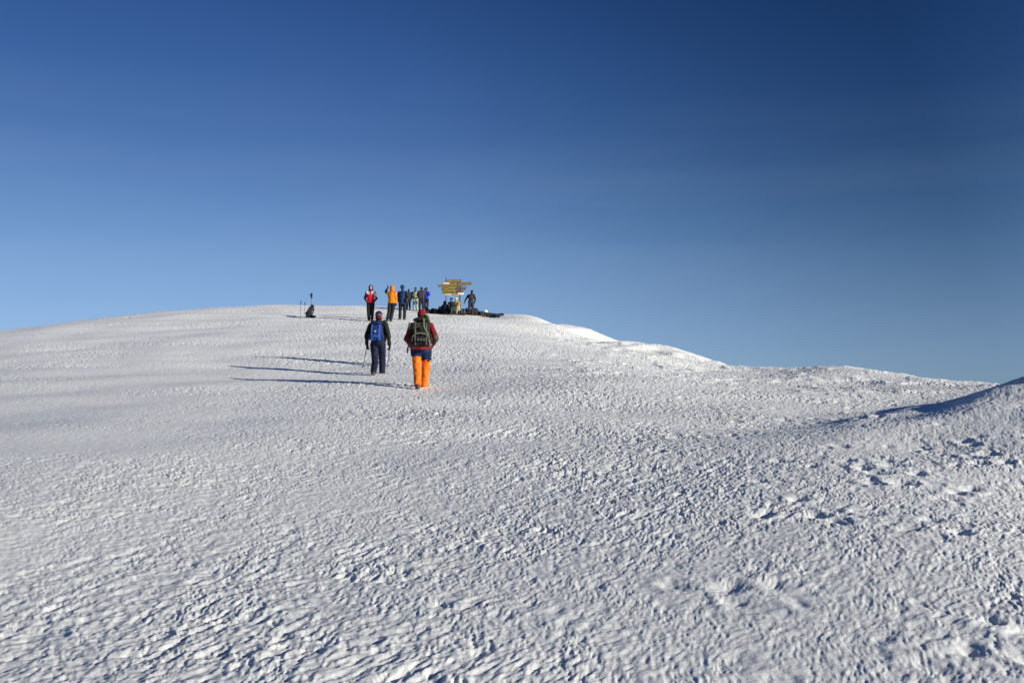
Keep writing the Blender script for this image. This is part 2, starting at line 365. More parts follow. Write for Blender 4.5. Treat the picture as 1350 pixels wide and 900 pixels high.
def figure(label,x,y,yaw,j,height=1.76,skin='mid',jacket=(.02,.02,.02),trousers=(.02,.02,.025),hat=None,hair=(.02,.015,.012),hood=None,glove=(.015,.015,.018),
           boots=(.05,.04,.035),accents=(),jname='jacket',loose=1.0,voxel=.014,sit=False,grow_legs=1.0,key='p',z=None,gaiter=None,hip_shell=None,skirt=.0):
    root=empty('person',(x,y,0),yaw); tag(root,label,'person')
    sc=height/1.78; root.scale=(sc,)*3
    lo=min(j['ankR'].z,j['ankL'].z)
    if z is None:
        cy,sy=math.cos(yaw),math.sin(yaw); best=[]
        for s in 'RL':
            a=j['ank'+s]+V((0,.04,0)); wx=x+(a.x*cy-a.y*sy)*sc; wy=y+(a.x*sy+a.y*cy)*sc
            best.append(float(H(np.array([wx]),np.array([wy]))[0])-(a.z-.085)*sc)
        z=min(best)-.025
    root.location.z=z
    # --- body: one continuous skin surface
    bm=bmesh.new(); P=head_geo(bm,j)
    cap(bm,j['neck'],.052,j['head']+V((0,-.01,-.06)),.048)
    hull(bm,ell(j['chest'],(.145,.095,.12)),ell((j['shR']+j['shL'])/2,(.15,.07,.05)),ell(j['neck']-V((0,0,.03)),.055))
    hull(bm,ell(j['chest'],(.145,.095,.12)),ell(j['waist'],(.125,.09,.08)))
    hull(bm,ell(j['waist'],(.125,.09,.08)),ell(j['pelvis'],(.145,.10,.09)))
    for s,q in (('R',1),('L',-1)):
        cap(bm,j['sh'+s],.055,j['el'+s],.042); cap(bm,j['el'+s],.042,j['ha'+s],.028); cap(bm,j['sh'+s],.055,j['chest']+V((q*.08,0,.03)),.07)
        hand_geo(bm,j['el'+s],j['ha'+s],.35,0.,-q)
        cap(bm,j['hip'+s],.085,j['knee'+s],.057); cap(bm,j['knee'+s],.057,j['ank'+s],.038)
        hull(bm,ell(j['ank'+s]-V((0,.02,.03)),.036),ell(j['toe'+s],.03))
    body=finish(bm,'body',mat('skin_'+skin,SKIN[skin],.55,.08,18),root,voxel=.0115,smooth=2)
    # eyes, brows and mouth are patches of the same surface
    me=body.data; me.materials.append(mat('eye_dark',(.02,.015,.012),.3)); me.materials.append(mat('lips',(.28,.09,.07),.5))
    Hd=j['head']; Ri=(Matrix.Rotation(j['look'],3,'Z')@Matrix.Rotation(-j['nod'],3,'X')).inverted()
    for p in me.polygons:
        q=Ri@(p.center-Hd)
        if abs(q.z)<.2 and q.y>.03:
            if (abs(abs(q.x)-.030)/.014)**2+((q.z-.012)/.008)**2<1: p.material_index=1
            elif (abs(abs(q.x)-.031)/.019)**2+((q.z-.032)/.005)**2<1: p.material_index=1
            elif (q.x/.024)**2+((q.z+.048)/.008)**2<1: p.material_index=2
    # --- trousers
    g=.028*grow_legs
    bm=bmesh.new(); hull(bm,ell(j['pelvis']+V((0,0,.03)),(.150,.112,.07)),ell(j['pelvis']-V((0,0,.03)),(.158,.122,.085)))
    for s in 'RL':
        k=j['knee'+s]; a=j['ank'+s]; hull(bm,ell(j['hip'+s],.088+g*.6),ell(j['hip'+s]*.55+k*.45,.075+g*.85)); cap(bm,j['hip'+s]*.55+k*.45,.075+g*.85,k,.056+g)
        m_=k*.5+a*.5; cap(bm,k,.056+g,m_,.052+g); e=a+(k-a).normalized()*.05; cap(bm,m_,.052+g,e,.048+g)
    tr=finish(bm,'trousers',mat(key+'_trousers',trousers,.7,.18,14),root,voxel=voxel,smooth=3,wrinkle=.030,wsc=.07)
    # --- jacket
    L_=loose; hips=(.178*L_,.138*L_,.075)
    bm=bmesh.new(); low=j['pelvis']-V((0,0,.02+skirt))
    hull(bm,ell(j['chest'],(.178*L_,.130*L_,.13)),ell((j['shR']+j['shL'])/2+V((0,0,-.01)),(.150,.09,.055)),ell(j['neck']-V((0,0,.01)),(.085,.08,.055)))
    hull(bm,ell(j['chest'],(.178*L_,.130*L_,.13)),ell(j['waist'],(.160*L_,.125*L_,.08))); hull(bm,ell(j['waist'],(.160*L_,.125*L_,.08)),ell(low+V((0,0,.04)),hips),ell(low,(hips[0],hips[1],.05)))
    cap(bm,j['neck']-V((0,0,.02)),.084,j['neck']+V((0,.005,.060)),.078)
    for s,q in (('R',1),('L',-1)):
        cap(bm,j['sh'+s],.074,j['el'+s]*.6+j['sh'+s]*.4,.068); cap(bm,j['el'+s]*.6+j['sh'+s]*.4,.068,j['el'+s],.062)
        w=j['ha'+s]; cap(bm,j['el'+s],.062,w+(j['el'+s]-w).normalized()*.03,.045); cap(bm,j['sh'+s],.072,j['chest']+V((q*.08,0,.04)),.09)
    jk=finish(bm,jname,mat(key+'_jacket',jacket,.7,.14,12),root,voxel=voxel,smooth=3,wrinkle=.032,wsc=.09)
    # coloured panels of the same jacket: accents = (colour, test(point)->bool)
    for n,(col,test) in enumerate(accents):
        jk.data.materials.append(mat(key+'_panel_%d'%n,col,.7,.1,12))
        for p in jk.data.polygons:
            if test(p.center): p.material_index=n+1
    # --- boots, gloves
    for s,q in (('R',1),('L',-1)):
        a=j['ank'+s]; t=j['toe'+s]; k=j['knee'+s]; fw=(t-a); 
        heel=a-V((fw.x*.35,fw.y*.35,0))+V((0,0,-.045))
        bm=bmesh.new(); up=(k-a).normalized()
        cap(bm,a+up*.08,.056,a,.053); hull(bm,ell(a-V((0,0,.01)),.052),ell(heel,.042),ell(t,(.046,.05,.036))); 
        finish(bm,'boot',mat(key+'_boots',boots,.6,.25,25),root,voxel=.013,smooth=2)
        if gaiter:
            bm=bmesh.new(); cap(bm,a+up*.02,.060,a+up*.09,.066); finish(bm,'gaiter',mat(key+'_gaiter',gaiter,.75,.2,25),root,voxel=.016,smooth=2)
        if glove:
            bm=bmesh.new(); w=j['ha'+s]; cap(bm,w+(j['el'+s]-w).normalized()*.04,.038,w,.034); hand_geo(bm,j['el'+s],w,.30,.006,-q)
            finish(bm,'glove',mat(key+'_glove',glove,.8,.2,30),root,voxel=.0085,smooth=1)
    # --- head wear
    R=(Matrix.Rotation(j['look'],3,'Z')@Matrix.Rotation(-j['nod'],3,'X'))
    def W(pts): return [Hd+R@V(p) for p in pts]
    if hat:
        hat=[(a,b,c,d,e+.007 if a not in('brim','peak') else e) for a,b,c,d,e in hat]
        for n,(nm,col,z0,z1,rr) in enumerate(hat):
            bm=bmesh.new()
            if nm=='brim': 
                hull(bm,W(ell((0,-.01,z0),(rr,rr*1.1,.010))))
                finish(bm,nm,mat(key+'_hat%d'%n,col,.85,.15,40),root,voxel=.009,smooth=1)
            elif nm=='peak':
                hull(bm,W(ell((0,.05,z0),(.075,.03,.010))),W(ell((0,.135,z0-.012),(.05,.03,.008))))
                finish(bm,nm,mat(key+'_hat%d'%n,col,.85,.15,40),root,voxel=.009,smooth=1)
            elif nm=='pompom':
                hull(bm,W(ell((0,-.01,z0),rr))); finish(bm,nm,mat(key+'_hat%d'%n,col,.95,.3,60),root,voxel=.009,smooth=0,wrinkle=.02,wsc=.02)
            else:
                hull(bm,W(ell((0,-.014,z0),(rr,rr*1.12,.012))),W(ell((0,-.014,(z0+z1)/2),(rr*.99,rr*1.1,.02))),W(ell((0,-.018,z1-.03),(rr*(.72 if n==0 or len(hat)<2 else .95),rr*.85,.03))))
                finish(bm,nm,mat(key+'_hat%d'%n,col,.9,.2,50,bump=.004),root,voxel=.011,smooth=1)
    if hair and not hood:
        bm=bmesh.new(); hull(bm,W(ell((0,-.03,.03),(.078,.085,.085)))); hull(bm,W(ell((0,-.05,-.03),(.070,.055,.05))))
        finish(bm,'hair',mat(key+'_hair',hair,.8,.3,60),root,voxel=.012,smooth=1)
    if hood:
        # a raised hood: shell open to the front
        bm=bmesh.new(); hull(bm,W(ell((0,-.030,.04),(.112,.115,.112))),W(ell((0,-.035,-.06),(.112,.10,.07)))); hull(bm,W(ell((0,-.03,-.12),(.13,.11,.06))))
        ho=finish(bm,'hood',mat(key+'_hood',hood,.75,.15,20),root,voxel=.014,smooth=2,wrinkle=.02,wsc=.06)
        b=bmesh.new(); b.from_mesh(ho.data); Rt=R.inverted()
        kill=[f for f in b.faces if (lambda q:q.y>.045 and abs(q.x)<.075 and -.11<q.z<.10)(Rt@(f.calc_center_median()-Hd))]
        bmesh.ops.delete(b,geom=kill,context='FACES'); b.to_mesh(ho.data); b.free()
    return root
def pack(label,person,at_,size,col,top=None,lid=True,straps=True,key='k',pockets=0,lean=0,side=True,roll=None,name='backpack',accent=None,bar=None):
    """backpack worn by person; at_ = centre in the wearer's frame; its own top-level thing"""
    M=Matrix.Translation(person.location)@Matrix.Rotation(person.rotation_euler.z,4,'Z')@Matrix.Scale(person.scale.x,4)
    p=M@V(at_)
    root=empty(name,p,person.rotation_euler.z); root.rotation_euler=(lean,0,person.rotation_euler.z); root.scale=person.scale
    tag(root,label,'backpack'); pack_parts(root,size,col,top,lid,straps,key,pockets,side,roll,accent,bar); return root
def pack_parts(root,size,col,top,lid,straps,key,pockets,side,roll,accent,bar):
    w,d,h=size
    bm=bmesh.new(); hull(bm,ell((-w*.28,0,-h*.36),(w*.2,d*.42,h*.13)),ell((w*.28,0,-h*.36),(w*.2,d*.42,h*.13)),ell((-w*.24,.0,h*.32),(w*.2,d*.34,h*.15)),ell((w*.24,0,h*.32),(w*.2,d*.34,h*.15)),
         ell((0,-d*.12,-h*.12),(w*.46,d*.42,h*.22)))
    finish(bm,'pack_body',mat(key+'_main',col,.75,.22,14),root,voxel=.014,smooth=3,wrinkle=.030,wsc=.08)
    if lid:
        bm=bmesh.new(); hull(bm,ell((-w*.2,-.01,h*.50),(w*.24,d*.46,h*.07)),ell((w*.2,-.01,h*.50),(w*.24,d*.46,h*.07)),ell((0,-.03,h*.54),(w*.3,d*.35,h*.07)))
        finish(bm,'lid',mat(key+'_lid',top or col,.75,.2,14),root,voxel=.013,smooth=2,wrinkle=.015,wsc=.06)
    for k in range(pockets):
        bm=bmesh.new(); zz=-h*.22+k*h*.33; hull(bm,ell((-w*.2,-d*.5,zz),(w*.1,d*.14,h*.10)),ell((w*.2,-d*.5,zz),(w*.1,d*.14,h*.10)))
        finish(bm,'pocket',mat(key+'_pocket',accent or col,.75,.2,14),root,voxel=.012,smooth=2,wrinkle=.012,wsc=.05)
    if side:
        for s in (-1,1):
            bm=bmesh.new(); hull(bm,ell((s*w*.50,-.01,-h*.30),(.035,d*.25,.05)),ell((s*w*.48,-.01,-h*.08),(.030,d*.22,.05))); finish(bm,'side_pocket',mat(key+'_side',tuple(c*.8 for c in col),.8,.2,20),root,voxel=.012,smooth=2)
    if straps:
        for s in (-1,1):
            bm=bmesh.new(); ribbon(bm,[(s*w*.27,-d*.20,h*.50),(s*w*.28,-d*.52,h*.22),(s*w*.29,-d*.60,-h*.12),(s*w*.28,-d*.50,-h*.42)],.022,.006,(1,0,0)); finish(bm,'strap',mat(key+'_strap',bar or (.10,.10,.10),.7),root)
            # shoulder strap round the wearer
            bm=bmesh.new(); ribbon(bm,[(s*.09,d*.35,h*.30),(s*.11,d*.5+.06,h*.42),(s*.12,d*.5+.17,h*.36),(s*.13,d*.5+.25,h*.16),(s*.15,d*.5+.18,-h*.14),(s*.17,d*.40,-h*.30)],.055,.014,(1,0,0)); finish(bm,'shoulder_strap',mat(key+'_sstrap',(.03,.03,.035),.8),root)
    if roll:
        bm=bmesh.new(); hull(bm,ell((-w*.42,-.02,-h*.58),(.04,.075,.075)),ell((w*.42,-.02,-h*.58),(.04,.075,.075))); finish(bm,'bed_roll',mat(key+'_roll',roll,.8,.2,20),root,voxel=.012,smooth=2)
def pole(label,grip,tip,group=None,basket=True,col=(.09,.07,.06),r=.013):
    grip=V(grip); tip=V(tip); d=(tip-grip); L0=d.length; q=(-d).to_track_quat('Z','Y')
    root=empty('trekking_pole',tip); root.rotation_mode='QUATERNION'; root.rotation_quaternion=q; tag(root,label,'trekking pole',group)
    bm=bmesh.new(); tube(bm,[(0,0,0),(0,0,.05)],.004); tube(bm,[(0,0,.05),(0,0,L0*.5)],r*.8); tube(bm,[(0,0,L0*.5),(0,0,L0-.10)],r); finish(bm,'shaft',mat('pole_metal',col,.35,.1,20,metal=.6),root)
    bm=bmesh.new(); hull(bm,ell((0,0,L0-.10),.016),ell((0,.004,L0-.02),.019)); hull(bm,ell((0,.006,L0+.01),(.019,.026,.014))); finish(bm,'grip',mat('pole_grip',(.015,.015,.016),.8),root,voxel=.006,smooth=1)
    bm=bmesh.new(); ribbon(bm,[(0,.01,L0),(.02,.04,L0-.06),(.01,.045,L0-.15),(0,.012,L0-.03)],.018,.003,(1,0,0)); finish(bm,'wrist_loop',mat('pole_loop',(.03,.03,.03),.8),root)
    if basket:
        bm=bmesh.new(); hull(bm,ell((0,0,.07),(.042,.042,.006))); finish(bm,'basket',mat('pole_grip',(.015,.015,.016),.8),root)
    return root
def ground(x,y): return float(H(np.array([x]),np.array([y]))[0])
def atx(px,d): return (px-675)/F*d*1.0   # x of a picture column at depth d (small pitch)
def world(person,p):
    M=Matrix.Translation(person.location)@Matrix.Rotation(person.rotation_euler.z,4,'Z')@Matrix.Scale(person.scale.x,4); return M@V(p)
def pos(px,py,d): p=at(px,py,d); return p[0],p[1]
R_=math.radians
def build_people():
    out={}
    # 1 hiker with the orange trousers, nearest
    x,y=pos(555,511,21)
    j=joints(pelvis=(0,0,.95),waist=(0,.02,1.10),chest=(0,.05,1.31),neck=(0,.07,1.47),head=(0,.12,1.63),nod=.25,
        hipR=(.10,0,.92),hipL=(-.10,0,.92),kneeR=(.09,.20,.54),kneeL=(-.08,-.01,.49),ankR=(.06,.22,.12),toeR=(.075,.36,.075),ankL=(-.065,-.22,.17),toeL=(-.075,-.11,.05),
        shR=(.185,.04,1.41),shL=(-.185,.04,1.41),elR=(.30,-.03,1.15),elL=(-.30,-.03,1.13),haR=(.24,.16,1.02),haL=(-.23,.17,1.0))
    p=figure('hiker in bright orange trousers and red jacket carrying a large dark pack, nearest the camera',x,y,R_(4),j,1.84,'mid',
        jacket=(.16,.012,.016),trousers=(.80,.165,.010),hat=[('beanie',(.20,.010,.018),-.02,.125,.084)],boots=(.10,.055,.03),gaiter=(.085,.065,.03),
        accents=[((.10,.07,.04),lambda q:q.x>.19 and q.z<1.20 and abs(q.x)>.2),((.13,.02,.025),lambda q:q.x<-.20 and q.z<1.36)],key='orange',loose=1.04,voxel=.013,grow_legs=1.0)
    for n,(s) in enumerate('R'):
        bm=bmesh.new(); a=j['pelvis']; hull(bm,ell(a+V((0,0,.04)),(.180,.155,.05)),ell(a-V((0,0,.08)),(.19,.165,.07)))
        for t,zz in (('R',.27),('L',.16)):
            h=j['hip'+t]; k=j['knee'+t]; e=h.lerp(k,zz*1.9); hull(bm,ell(h,.125),ell(e,(.122,.125,.04)))
        finish(bm,'shorts',mat('orange_shorts',(.010,.028,.075),.7,.3,10),p,voxel=.013,smooth=3,wrinkle=.03,wsc=.08)
    bm=bmesh.new(); k=j['kneeR']; hull(bm,box_pts(j['hipR'].lerp(k,.62)+V((.01,-.095,0)),(.14,.010,.022),(0,.12,0),.004)); finish(bm,'pocket_flap',mat('dark_flap',(.03,.02,.02)),p)
    pk=pack('large charcoal and olive expedition pack with pale straps on the hiker in orange trousers',p,(0,-.20,1.23),(.40,.27,.56),(.018,.019,.017),top=(.020,.024,.014),key='expack',pockets=1,bar=(.13,.125,.10),accent=(.022,.022,.02))
    # curved compression straps, buckles and a dangling strap
    bm=bmesh.new(); ribbon(bm,[(-.19,-.12,-.16),(-.17,-.165,-.07),(-.10,-.19,-.015),(0,-.20,.005),(.10,-.19,-.02),(.17,-.165,-.08),(.20,-.11,-.19)],.030,.008,(0,-.2,1)); finish(bm,'strap',mat('expack_strap',(.15,.145,.115),.7),pk)
    for dz in (.12,.17):
        bm=bmesh.new(); ribbon(bm,[(-.20,-.06,dz-.02),(-.14,-.15,dz),(-.02,-.17,dz+.02)],.018,.008,(0,-.2,1)); finish(bm,'strap',mat('expack_strap',(.15,.145,.115),.7),pk)
    bm=bmesh.new(); ribbon(bm,[(.06,-.16,.30),(.07,-.19,.12),(.15,-.17,-.02),(.19,-.10,-.26)],.026,.008,(1,0,0)); finish(bm,'strap',mat('expack_strap2',(.20,.20,.14),.7),pk)
    for s in (-.06,.0,.06):
        bm=bmesh.new(); hull(bm,box_pts((s,-.215,-.14),(.03,.02,.035),None,.006)); finish(bm,'buckle',mat('buckle_grey',(.12,.12,.115),.4),pk)
    bm=bmesh.new(); ribbon(bm,[(-.22,-.03,-.20),(-.27,-.03,-.30),(-.275,-.03,-.40)],.035,.01,(1,0,0)); finish(bm,'loose_strap',mat('expack_strap3',(.11,.11,.09),.7),pk)
    bm=bmesh.new(); hull(bm,ell((-.235,-.05,.10),(.03,.035,.04)),ell((-.235,-.05,.20),(.025,.03,.03))); finish(bm,'side_pouch',mat('expack_pouch',(.06,.06,.055),.7),pk,voxel=.012)
    bm=bmesh.new(); hull(bm,ell((.10,-.06,.36),(.05,.05,.03)),ell((.15,-.06,.24),(.04,.05,.04))); finish(bm,'green_pouch',mat('expack_green',(.03,.05,.02),.8),pk,voxel=.012,smooth=1)
    bm=bmesh.new(); ribbon(bm,[(-.23,.02,-.25),(-.17,-.13,-.30),(0,-.17,-.31),(.17,-.13,-.30),(.23,.02,-.25)],.06,.02,(0,-.1,1)); finish(bm,'hip_belt',mat('expack_belt',(.17,.015,.02),.7),pk)
    # 2 hiker with the blue daypack and two poles
    x,y=pos(498,492,25)
    j=joints(waist=(0,.01,1.10),chest=(-.005,.03,1.31),neck=(0,.05,1.47),head=(0,.08,1.64),nod=.2,
        kneeR=(.075,.18,.54),kneeL=(-.07,.0,.48),ankR=(.055,.30,.12),toeR=(.065,.44,.07),ankL=(-.04,-.34,.20),toeL=(-.035,-.24,.07),
        elR=(.275,-.06,1.15),elL=(-.285,-.04,1.16),haR=(.275,.10,.90),haL=(-.30,.08,.92),shR=(.19,.02,1.42),shL=(-.19,.02,1.42))
    q=figure('hiker in black jacket and navy trousers, walking away with a blue daypack and two poles',x,y,R_(-4),j,1.78,'mid',
        jacket=(.010,.012,.012),trousers=(.011,.014,.036),hat=[('beanie',(.018,.024,.075),.04,.135,.088),('beanie_band',(.30,.13,.13),.020,.048,.090),('scarf',(.12,.014,.014),-.07,.02,.080)],
        boots=(.085,.055,.035),accents=[((.017,.020,.014),lambda v:v.x>.17),((.012,.025,.022),lambda v:v.z>1.42 and v.x>.03)],key='navy',loose=1.10,voxel=.013,grow_legs=1.1)
    pk=pack('small bright blue daypack on the hiker with two trekking poles',q,(-.01,-.17,1.22),(.33,.20,.46),(.012,.042,.20),top=(.012,.03,.11),key='bluepack',pockets=1,accent=(.03,.085,.34),bar=(.10,.16,.34))
    bm=bmesh.new(); hull(bm,box_pts((0,-.145,.02),(.05,.006,.04),None,.002)); finish(bm,'badge',mat('badge_grey',(.4,.42,.45)),pk)
    grp=None
    for s,(tx,ty) in (('L',(478.5,482)),('R',(511,482))):
        g=world(q,V(j['ha'+s])+V((0,.03,0))); X,Y,Z=at(tx,ty,27.6); 
        Z=ground(X,Y)-.03
        pole('trekking pole in the %s hand of the hiker with the blue daypack'%('left' if s=='L' else 'right'),g+V((0,0,.03)),(X,Y,Z))
    # 3 the one just ahead, hidden
    x,y=pos(499,484,28.3)
    j=joints(kneeR=(.10,.14,.52),ankR=(.10,.20,.12),kneeL=(-.10,.03,.49),ankL=(-.10,-.22,.14),toeL=(-.1,-.10,.06),elR=(.21,-.05,1.14),elL=(-.21,-.05,1.14),haR=(.20,.12,.93),haL=(-.20,.12,.93))
    figure('climber in dark clothes walking directly ahead of the one with the blue daypack, nearly hidden',x,y,0,j,1.64,'mid',jacket=(.02,.022,.03),trousers=(.02,.02,.03),hat=[('beanie',(.02,.02,.03),.0,.13,.088)],key='ahead',voxel=.018)
    # 4 red jacket facing us
    x,y=pos(488.5,423,47)
    j=joints(elR=(.285,-.03,1.16),elL=(-.285,-.03,1.16),haR=(.18,.13,.97),haL=(-.18,.13,.97),kneeR=(.10,.05,.5),kneeL=(-.09,.06,.5),ankR=(.08,-.04,.1),ankL=(-.07,.08,.1))
    figure('climber facing the camera in red jacket with white shoulders and black sleeves',x,y,R_(184),j,1.76,'pale',jacket=(.62,.012,.028),trousers=(.014,.013,.016),
        hood=(.05,.010,.018),accents=[((.016,.018,.022),lambda v:abs(v.x)>.195 or v.z>1.485),((.75,.70,.70),lambda v:.05<abs(v.x)<=.195 and 1.33<v.z<=1.485 and v.y>-.02),((.55,.62,.55),lambda v:v.x<-.17 and v.z>1.22 and v.y>0)],key='red',loose=1.08)
    # 5 orange jacket, arm up
    x,y=pos(515,424,46.5)
    j=joints(pelvis=(.05,0,.95),waist=(.05,0,1.10),chest=(.03,0,1.31),neck=(.05,0,1.47),head=(.08,.02,1.635),hipR=(.14,0,.92),hipL=(-.04,0,.92),kneeR=(.07,.05,.5),kneeL=(-.09,.0,.5),ankR=(-.02,.05,.1),ankL=(-.17,-.02,.1),
        shR=(.21,0,1.41),shL=(-.15,0,1.41),elR=(.27,-.02,1.13),elL=(-.27,.05,1.47),haL=(-.20,.10,1.66),haR=(.24,.08,.90),look=-.6)
    figure('climber in bright orange-yellow hooded jacket and black trousers with one black-gloved arm raised',x,y,R_(-10),j,1.76,'mid',jacket=(.72,.21,.008),trousers=(.018,.018,.020),
        hood=(.66,.16,.008),accents=[((.02,.018,.018),lambda v:v.x<-.20 and v.z>1.3),((.9,.5,.14),lambda v:v.x<-.155 and v.z<1.3)],key='yellow',loose=1.12)
    # 6 blue jacket
    x,y=pos(530.5,421,48)
    j=joints(ankR=(.10,.0,.1),ankL=(-.13,-.02,.1),kneeR=(.11,.03,.5),kneeL=(-.13,.02,.5),look=-1.1,elR=(.30,-.03,1.14),haR=(.22,.12,.95),elL=(-.24,-.04,1.12),haL=(-.20,.10,.88))
    q=figure('climber in blue jacket and blue brimmed hat standing with legs apart beside the orange-yellow jacket',x,y,R_(-14),j,1.74,'brown',jacket=(.018,.045,.125),trousers=(.016,.018,.020),skirt=.08,
        hat=[('beanie',(.022,.055,.14),.0,.16,.090),('brim',(.022,.055,.14),.028,0,.125)],accents=[((.018,.024,.035),lambda v:v.x>.15)],key='blue',loose=1.12,glove=(.03,.03,.03))
    pack('dark shoulder bag on the right hip of the climber in the blue brimmed hat',q,(.24,-.08,1.02),(.16,.14,.24),(.035,.036,.032),key='hipbag',lid=False,side=False,straps=False,name='shoulder_bag')
    # 7 behind
    x,y=pos(538.5,409,68)
    j=joints(elR=(.27,-.03,1.14),elL=(-.27,-.03,1.14),chest=(.02,.05,1.30),neck=(.03,.08,1.46),head=(.05,.14,1.60),kneeR=(.11,.10,.50))
    figure('climber in grey-blue cap and black clothes half hidden behind the blue jacket',x,y,R_(20),j,1.55,'brown',jacket=(.025,.028,.034),trousers=(.022,.016,.018),hat=[('cap',(.05,.08,.16),.0,.14,.088),('peak',(.05,.08,.16),.045,0,.1)],key='behind',voxel=.018,loose=1.15)
    # 8 khaki
    x,y=pos(547.5,408.5,68)
    j=joints(elR=(.33,-.02,1.22),elL=(-.36,-.02,1.20),haR=(.19,.08,1.04),haL=(-.19,.08,1.04),ankR=(.11,0,.1),ankL=(-.12,0,.1))
    figure('climber facing the camera in khaki vest and pale khaki trousers, elbows out, dark sleeves',x,y,R_(172),j,1.66,'brown',jacket=(.36,.36,.20),trousers=(.34,.36,.24),
        hat=[('beanie',(.03,.05,.05),.0,.145,.09)],accents=[((.022,.03,.032),lambda v:abs(v.x)>.17 or v.z>1.44),((.03,.035,.02),lambda v:v.z<1.02 and v.z>.95)],key='khaki',voxel=.018,loose=1.12)
    # 9 dark, carrying a pack
    x,y=pos(555.5,410,65)
    j=joints(elR=(.30,.04,1.24),elL=(-.30,.04,1.24),haR=(.16,.14,1.42),haL=(-.16,.14,1.42),look=.2)
    q=figure('climber in plum-grey clothes with a tall dark pack, between khaki and vivid blue climbers',x,y,R_(5),j,1.76,'brown',jacket=(.045,.035,.055),trousers=(.028,.022,.034),hat=[('beanie',(.022,.03,.085),.0,.14,.09)],key='plum',voxel=.018,loose=1.15)
    pack('tall dark pack with a brown top on the climber in plum-grey',q,(-.01,-.21,1.24),(.42,.24,.56),(.045,.042,.06),top=(.16,.07,.035),key='plumpack',bar=(.08,.07,.09))
    # 10 blue jacket with camera
    x,y=pos(562,409,68)
    j=joints(elR=(.27,.10,1.22),elL=(-.29,.10,1.20),haR=(.09,.24,1.55),haL=(-.09,.24,1.55),ankR=(.07,0,.1),ankL=(-.06,0,.1))
    q=figure('photographer in vivid blue jacket and dark trousers holding a camera up to the face',x,y,R_(165),j,1.66,'mid',jacket=(.02,.05,.42),trousers=(.02,.022,.05),hat=[('beanie',(.015,.018,.03),.0,.14,.09)],key='vivid',voxel=.018,loose=1.12)
    c=empty('camera_body',world(q,(0,.27,1.62)),q.rotation_euler.z); tag(c,'black camera held up by the photographer in the vivid blue jacket','camera'); c.scale=(1,)*3
    bm=bmesh.new(); hull(bm,box_pts((0,0,0),(.15,.06,.10),None,.01)); hull(bm,box_pts((0,0,.055),(.05,.05,.03),None,.006)); finish(bm,'camera_case',mat('camera_black',(.012,.012,.013),.4),c)
    bm=bmesh.new(); b2=[(0,.03,0),(0,.11,0)]; tube(bm,b2,.035,16); finish(bm,'lens',mat('camera_black',(.012,.012,.013),.4),c)
    # 15 standing right of the sign
    x,y=pos(621,414.5,65)
    j=joints(elR=(.29,-.03,1.14),haR=(.24,.08,.90),elL=(-.34,.02,1.16),haL=(-.46,.06,.90),ankR=(.08,0,.1),ankL=(-.10,0,.1),pelvis=(-.03,0,.96),chest=(.02,.02,1.31),neck=(.04,.03,1.47),head=(.06,.05,1.63),shL=(-.17,0,1.41))
    q=figure('climber in dark navy jacket standing right of the signpost with one arm held out',x,y,R_(3),j,1.70,'brown',jacket=(.009,.016,.032),trousers=(.035,.034,.055),hat=[('beanie',(.02,.03,.06),.0,.14,.09)],
        accents=[((.02,.045,.03),lambda v:.10<v.x<.22 and v.z>1.1),((.03,.07,.09),lambda v:v.z<1.0 and abs(v.x)<.18)],key='stand',loose=1.06,voxel=.018,grow_legs=1.3)
    pack('small brown-black pack on the climber standing right of the signpost',q,(-.03,-.17,1.26),(.26,.16,.34),(.07,.035,.03),key='brownpack',side=False,bar=(.05,.03,.03))
    # seated ones
    def seated(px,py,d,yaw,seat=.22,spread=.16,lean=.12,**kw):
        j=joints(pelvis=(0,-.05,seat+.10),waist=(0,-.03,seat+.26),chest=(0,lean*.7,seat+.48),neck=(0,lean,seat+.63),head=(0,lean+.05,seat+.78),
            hipR=(.10,-.02,seat+.08),hipL=(-.10,-.02,seat+.08),kneeR=(spread,.33,seat+.24),kneeL=(-spread,.33,seat+.24),ankR=(spread,.42,.10),ankL=(-spread,.42,.10),
            shR=(.18,lean*.8,seat+.58),shL=(-.18,lean*.8,seat+.58),elR=(.25,lean+.1,seat+.36),elL=(-.25,lean+.1,seat+.36),haR=(.12,.33,seat+.30),haL=(-.12,.33,seat+.30))
        for k in list(kw):
            if k in j: j[k]=V(kw.pop(k)) if not isinstance(kw[k],(int,float)) else kw.pop(k)
        x,y=pos(px,py,d); return x,y,R_(yaw),j,kw
    x,y,yw,j,_=seated(586.5,412,64.4,8,seat=.10,spread=.22,lean=.10,shR=(.16,.05,.60),shL=(-.16,.05,.60),elR=(.26,.05,.36),elL=(-.26,.05,.36),haR=(.26,.20,.22),haL=(-.26,.20,.22),head=(0,.12,.80),neck=(0,.08,.66))
    figure('climber sitting hunched in dark navy hood at the left post of the signpost',x,y,yw,j,1.72,'brown',jacket=(.005,.008,.020),trousers=(.008,.008,.014),hood=(.005,.008,.02),key='hunch',voxel=.018,skirt=.0,loose=1.25,z=ground(x,y)+.0)
    x,y,yw,j,_=seated(595.5,412,65,172,seat=.22)
    figure('climber in black hat and dark clothes sitting facing the camera between the two posts',x,y,yw,j,1.68,'mid',jacket=(.018,.03,.035),trousers=(.03,.022,.028),hat=[('beanie',(.012,.014,.02),.0,.14,.092)],key='sitdark',voxel=.018,z=ground(x,y))
    x,y,yw,j,_=seated(603,413,64.2,150,seat=.28,spread=.2)
    figure('climber in yellow-khaki jacket and pale grey-green trousers sitting under the sign',x,y,yw,j,1.72,'mid',jacket=(.42,.31,.10),trousers=(.22,.25,.17),hat=[('beanie',(.62,.50,.28),.0,.14,.09)],accents=[((.10,.09,.02),lambda v:v.x>.12 and v.z<.8)],key='sitkhaki',voxel=.018,loose=1.1,z=ground(x,y))

